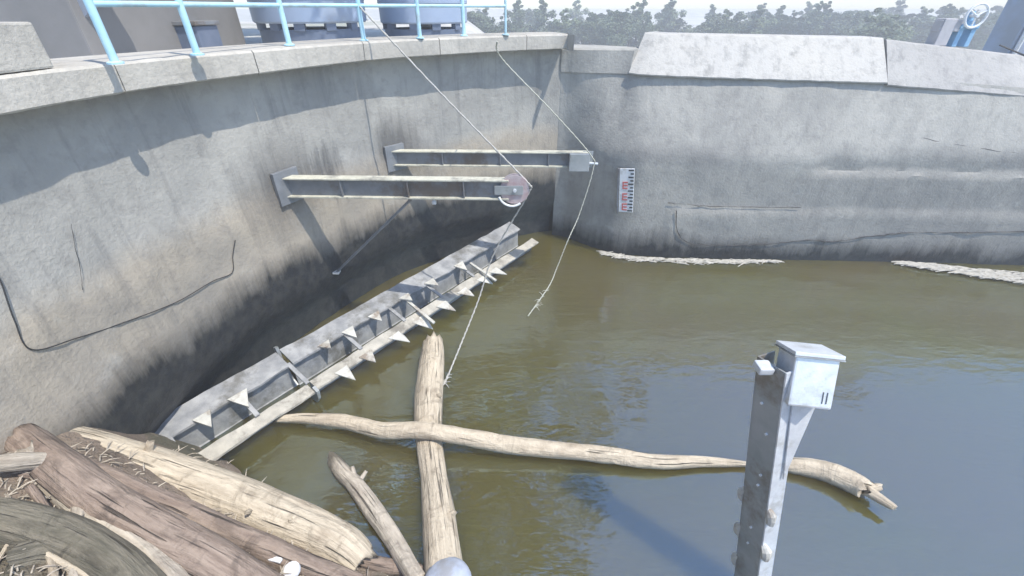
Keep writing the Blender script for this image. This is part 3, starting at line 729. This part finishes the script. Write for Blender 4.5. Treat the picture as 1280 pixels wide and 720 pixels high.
bank_log([(35, 565), (80, 612), (130, 652), (190, 700), (235, 745)], [.07, .08, .08, .075, .07], M['log_grey'], 'grey brown log on the near side of the long brown log', 22, dz=1.0)
bank_log([(-40, 640), (30, 655), (90, 675), (150, 710), (200, 760)], [.10, .115, .12, .11, .10], M['log_moss'], 'mossy dark green log in the lower left corner', 26, dz=.8)
bank_log([(-30, 583), (20, 578), (62, 576), (92, 584), (100, 610), (98, 650)], [.05, .055, .05, .045, .045, .04], M['log_grey'], 'bent grey branch hooking over the bank at the left edge', 31, 'branch', dz=2.6)
bank_log([(-30, 545), (10, 540), (45, 550), (75, 572)], [.06, .07, .06, .04], M['log_moss'], 'short mossy branch at the foot of the curving wall at the left edge', 35, 'branch', dz=1.2)
bank_log([(10, 700), (60, 690), (120, 700), (175, 735)], [.08, .09, .09, .08], M['log_moss'], 'lowest mossy log half sunk in mud below the lower left corner', 38, dz=.3)
bank_log([(420, 672), (432, 690), (440, 712)], [.012, .012, .008], M['log_pale'], 'tiny pale twig sticking up by the near end of the thickest log', 41, 'branch', dz=6)
bank_log([(112, 668), (130, 662), (150, 657)], [.008, .008, .006], M['log_pale'], 'thin straw coloured twig above the mossy log', 43, 'branch', dz=8)
bank_log([(450, 700), (490, 708), (530, 716), (560, 735)], [.05, .06, .05, .04], M['log_brown'], 'brown waterlogged branch at the bank edge beside the blue grey cap', 47, 'branch', dz=.9)
rnd = random.Random(77)
for k in range(22):
    x0 = rnd.uniform(0, 330); y0 = 590+x0*.28+rnd.uniform(-10, 90); an = R(rnd.gauss(28, 28)); ln = rnd.uniform(60, 170)
    P2 = [(x0+math.cos(an)*ln*f+rnd.uniform(-3, 3), y0+math.sin(an)*ln*f+rnd.uniform(-4, 4)) for f in (0, .33, .66, 1)]
    r0 = rnd.uniform(.010, .026)
    o = bank_log(P2, [r0, r0*.95, r0*.8, r0*.5], M[rnd.choice(['log_grey', 'log_brown', 'log_brown', 'log_pale'])], 'thin broken stick in the debris on the bank, lower left', 100+k, 'stick', dz=rnd.uniform(1.2, 4.5), rough=.25)
    o.name = 'driftwood_stick'; o['group'] = 'thin sticks in the bank debris'
# blue-grey pipe cap at the bottom edge
cpt = at(560, 716, .26)
pcap = thing('pipe_cap', (cpt.x, cpt.y-.05, -.2), 'blue grey domed pipe cap at the near end of the floating round ended log', 'pipe cap')
bm = BM(); lathe(bm, (cpt.x, cpt.y-.05, 0), [(.17, -.25), (.17, .16)], 28); obj('pipe', bm, M['galv_dull'], pcap, smooth=True)
bm = BM(); lathe(bm, (cpt.x, cpt.y-.05, 0), [(.19, .14), (.192, .2), (.185, .235), (.155, .265), (.09, .29), (.015, .298)], 28); obj('cap', bm, M['bluecap'], pcap, smooth=True)
# white scraps on the bank
def bank_pt(px, py, dz=.02):
    d = ray(px, py)
    for k in range(100, 900):
        q = Vector((0, 0, CH))+d*(k*.01)
        if q.z < max(0, bank_h(q.x, q.y))+dz: return q
q = bank_pt(365, 714, .1); bm = BM(); lathe(bm, q-Vector((0, 0, .03)), [(.045, 0), (.06, .03), (.055, .06), (.03, .075), (.01, .08)], 14)
tag(obj('plastic_lump', bm, M['plastic'], smooth=True), 'round white plastic lump on the mud by the lower bank edge', 'litter')
q = bank_pt(343, 699, .09); bm = BM(); box(bm, q, (.11, .035, .025), Matrix.Rotation(R(-12), 3, 'Z'), .008)
tag(obj('plastic_strip', bm, M['plastic']), 'small flat white plastic strip beside the round white lump', 'litter')
# loose twigs: countable but tiny, one litter sheet of chips and stems
rnd = random.Random(11); bm = BM()
for k in range(1100):
    px, py = rnd.uniform(0, 520), rnd.uniform(560, 735); q = bank_pt(px, py, .012)
    if q is None or q.z < .02: continue
    a = rnd.uniform(0, 6.3); l_ = rnd.uniform(.03, .13); dv = Vector((math.cos(a), math.sin(a), rnd.uniform(-.1, .25)))*l_
    tube(bm, [q, q+dv*.5+Vector((0, 0, .01)), q+dv], [.004, .005, .002], 4, seed=k)
tag(obj('bank_litter', bm, M['log_grey']), kind='stuff', label='scattered straw coloured twigs and chips on the muddy bank', cat='twigs')
# ------------------------------------------------------------------ staff gauge
ga = onfar(782, 209); gb = onfar(782, 263)
gz = (ga+gb)/2+Vector((0, -.07, 0)); gh = (ga-gb).length; gw = .25
yw = math.atan2(far_at(gz.x+.2)-far_at(gz.x-.2), .4)
gm = Matrix.Rotation(yw, 3, 'Z') @ Matrix.Rotation(R(-6), 3, 'Y')
G = thing('staff_gauge', gz-Vector((0, 0, gh/2)), 'white staff gauge board with red marks and black ticks fixed to the end wall', 'gauge')
bm = BM(); box(bm, gz, (gw, .02, gh), gm, .003); obj('board', bm, M['white_metal'], G)
bm = BM(); box(bm, gz+gm @ Vector((-gw/2-.025, .012, -.02)), (.03, .05, gh*1.04), gm, .004); obj('batten', bm, M['beam'], G)
bm = BM()
for k in range(13):
    z = -gh/2+.03+k*(gh-.06)/12; wk = .09 if k % 2 == 0 else .055
    box(bm, gz+gm @ Vector((gw/2-.008-wk/2, -.0125, z)), (wk, .004, gh*.032), gm)
obj('tick_marks', bm, M['black'], G)
for z in (.10, -.11, -.30):
    bm = BM()                       # E shaped marks
    z *= gh/.8
    box(bm, gz+gm @ Vector((-.06, -.0125, z)), (.022, .004, .13), gm)
    for dz in (-.054, 0, .054): box(bm, gz+gm @ Vector((-.0145, -.0125, z+dz)), (.068, .004, .024), gm)
    obj('red_mark', bm, M['red'], G)
# ------------------------------------------------------------------ floating scum along the end wall
def scum(x0, x1, n, wdt, label, seed, off=.12):
    rnd = random.Random(seed); bm = BM()
    for k in range(n):
        x = rnd.uniform(x0, x1); t = (x-x0)/(x1-x0)
        y = far_at(x)-off-abs(rnd.gauss(0, wdt))*(.4+.6*math.sin(math.pi*min(1, t+.05)))
        a = rnd.gauss(0, .3); l_ = rnd.uniform(.06, .3)
        p = Vector((x, y, .012+rnd.random()*.02)); dv = Vector((math.cos(a), math.sin(a), 0))*l_
        tube(bm, [p-dv*.5, p+Vector((0, .01, .008)), p+dv*.5], [.006, .012, .005], 4, seed=k)
    return tag(obj('floating_scum', bm, M['scum']), label, 'floating debris', kind='stuff')
scum(1.75, 5.0, 420, .07, 'thin line of floating straw scum along the foot of the end wall below the gauge', 3)
bm = None
def raft(pxs, n, label, seed):
    rnd = random.Random(seed); bm = BM()
    for k in range(n):
        t = rnd.random(); px = pxs[0]+(pxs[2]-pxs[0])*t; py = pxs[1]+(pxs[3]-pxs[1])*t+rnd.uniform(-4, 7)*(.3+t)
        p = at(px, py, .015+rnd.random()*.03); p.y = min(p.y, far_at(max(1, p.x))-.1); a = rnd.gauss(-.12, .22); l_ = rnd.uniform(.08, .4); dv = Vector((math.cos(a), math.sin(a), 0))*l_
        tube(bm, [p-dv*.5, p+Vector((0, .01, .01)), p+dv*.5], [.008, .016, .006], 4, seed=k)
    return tag(obj('floating_scum', bm, M['scum']), label, 'floating debris', kind='stuff')
raft((1125, 328, 1300, 349), 420, 'pale raft of floating reeds along the end wall at the right edge', 5)
# ------------------------------------------------------------------ trees beyond the end wall
def tree_mesh(seed, h, w_, kind):
    rnd = random.Random(seed); bt = BM()
    tube(bt, [(0, 0, 0), (.03, 0, h*.3), (.0, .04, h*.65), (.02, 0, h*.95)], [h*.03, h*.022, h*.013, h*.004], 7, .1, seed, sub=3)
    limbs = []
    for k in range(9):
        z = h*(.22+.07*k); a = k*2.4+rnd.random(); l_ = w_*(.9-.06*k)*rnd.uniform(.7, 1)
        e = Vector((math.cos(a)*l_, math.sin(a)*l_, z+l_*rnd.uniform(.4, .9))); limbs.append(e)
        tube(bt, [(0, 0, z), (e.x*.5, e.y*.5, z+(e.z-z)*.35), e], [h*.010, h*.007, h*.002], 5, sub=2)
    bc = bmesh.new()
    cl = [(Vector((0, 0, h*.9)), w_*.3)]
    for e in limbs: cl.append((e, w_*rnd.uniform(.28, .5)))
    for k in range(13): cl.append((Vector((rnd.gauss(0, w_*.5), rnd.gauss(0, w_*.5), h*rnd.uniform(.12, .98))), w_*rnd.uniform(.15, .42)))
    for k in range(5): cl.append((Vector((rnd.gauss(0, w_*.25), rnd.gauss(0, w_*.25), h*rnd.uniform(.9, 1.12))), w_*rnd.uniform(.08, .2)))
    for c, r in cl:
        for k in range(150):
            v = Vector((rnd.gauss(0, 1), rnd.gauss(0, 1), rnd.gauss(0, 1))).normalized()*r*rnd.random()**.45
            v.z *= 1.15 if kind == 0 else .8
            p = c+v
            if p.z < h*.1: continue
            s = rnd.uniform(.06, .13)
            x = Vector((rnd.gauss(0, 1), rnd.gauss(0, 1), rnd.gauss(0, 1))).normalized(); y = x.orthogonal().normalized()
            bc.faces.new([bc.verts.new(p+x*s), bc.verts.new(p+y*s*.7), bc.verts.new(p-x*s), bc.verts.new(p-y*s*.7)])
    return bt, bc
protos = []
def make_tree(seed, h, w_, kind, loc, name):
    t = thing(name, loc, 'x', 'tree')
    bt, bc = tree_mesh(seed, h, w_, kind)
    bmesh.ops.translate(bt, verts=bt.verts, vec=loc); bmesh.ops.translate(bc, verts=bc.verts, vec=loc)
    obj('trunk', bt, M['bark'], t); obj('crown', bc, M['leaf'][kind], t); return t
kinds = [('poplar_tree', 'pale narrow tree in the hazy row beyond the end wall', 5.0, 1.0, 0), ('broadleaf_tree', 'dark rounded tree in the hazy row beyond the end wall', 4.4, 1.7, 1), ('shrub_tree', 'low yellow green bushy tree in the hazy row beyond the end wall', 3.4, 1.6, 2)]
rnd = random.Random(21); first = {}
def plant(px, Y, ki, sc, label=None):
    nm, lab, h, w_, kd = kinds[ki]
    x = onY(px, 20, Y).x; loc = Vector((x, Y, -1.05))
    key = (ki, rnd.randrange(2))
    if key not in first:
        t = first[key] = make_tree(50+ki*7+key[1], h, w_, kd, loc, nm)
    else:
        s0_ = first[key]; t = s0_.copy(); S.collection.objects.link(t); t.location = loc
        for ch in s0_.children:
            c = ch.copy(); S.collection.objects.link(c); c.parent = t
    t.scale = (sc*rnd.uniform(1.2, 1.8), sc*rnd.uniform(1.2, 1.8), sc); t.rotation_euler = (0, 0, rnd.uniform(0, 6.28))
    tag(t, label or lab, 'tree', 'trees in the row beyond the end wall')
    return t
px = 585
while px < 1300:
    Y = rnd.uniform(54, 68)
    ki = rnd.choices([0, 1, 2], [.4, .4, .2])[0]
    plant(px, Y, ki, rnd.uniform(.72, 1.08))
    px += rnd.uniform(9, 15)
for px in (600, 660, 720, 780, 830, 890, 950, 1010, 1060, 1120, 1180, 1250, 1330, 1400, 450, 270, 200): plant(px, rnd.uniform(70, 80), rnd.choice([0, 1]), rnd.uniform(.95, 1.15))
plant(1105, 42, 1, 1.02, 'darkest broad tree in the row, rising behind the end wall left of the stub post')
# added unseen tree behind the tanks, there to block the sky; its crown hangs above the picture and darkens the near water's reflection
def blocker_tree():
    rnd = random.Random(5); base = Vector((-2.1, 12.2, 3.3))
    t = thing('sky_blocker_tree', base, 'added leafy tree behind the steel tanks, unseen, screening sky from the water', 'tree')
    bt = BM(); tube(bt, [base, base+Vector((.1, -.1, 2.5)), base+Vector((.5, -.4, 6)), base+Vector((.9, -.8, 10.5)), base+Vector((1, -1, 15.8))], [.26, .2, .16, .09, .02], 10, .1, 3, sub=4)
    bc = bmesh.new(); cl = []
    for k in range(32):
        z = 3.2+k*.38; a = k*2.4; l_ = min(5.2, 6.6-.10*k)*rnd.uniform(.75, 1.05)
        s_ = base+Vector((.06*z, -.05*z, z*.8)); e = base+Vector((.9+math.cos(a)*l_, -.5-.12*z+math.sin(a)*l_*.8, z+1.0))
        tube(bt, [s_, s_.lerp(e, .5)+Vector((0, 0, -.1)), e], [.07, .05, .012], 6, sub=2)
        for f in (.45, .7, .9, 1.05): cl.append((s_.lerp(e, f)+Vector((rnd.gauss(0, .3), rnd.gauss(0, .3), rnd.gauss(0, .2))), rnd.uniform(.6, 1.05)))
    cl.append((base+Vector((1, -1, 15.6)), 1.2))
    for c, r in cl:
        for k in range(120):
            p = c+Vector((rnd.gauss(0, 1), rnd.gauss(0, 1), rnd.gauss(0, .75))).normalized()*r*rnd.random()**.4
            if p.z < base.z+2.3 or p.z < CH+.115*p.y*.45+.35: continue
            s_ = rnd.uniform(.10, .18); x = Vector((rnd.gauss(0, 1), rnd.gauss(0, 1), rnd.gauss(0, 1))).normalized(); y = x.orthogonal().normalized()
            bc.faces.new([bc.verts.new(p+x*s_), bc.verts.new(p+y*s_*.7), bc.verts.new(p-x*s_), bc.verts.new(p-y*s_*.7)])
    obj('trunk', bt, M['bark'], t); obj('crown', bc, M['leaf'][2], t)
blocker_tree()
# ------------------------------------------------------------------ haze
HZ = True
if HZ:
    bm = BM(); box(bm, (20, 36, 9.2), (190, 96, 22.8))
    k = N('haze'); k.t.nodes.remove(k.b)
    v = k.n('ShaderNodeVolumePrincipled'); v.inputs['Density'].default_value = .009; v.inputs['Color'].default_value = (.98, .99, 1, 1); v.inputs['Anisotropy'].default_value = 0
    k.l(v.outputs[0], k.t.nodes['Material Output'].inputs['Volume'])
    tag(obj('haze', bm, k.m), kind='stuff', label='pale bright haze', cat='haze')
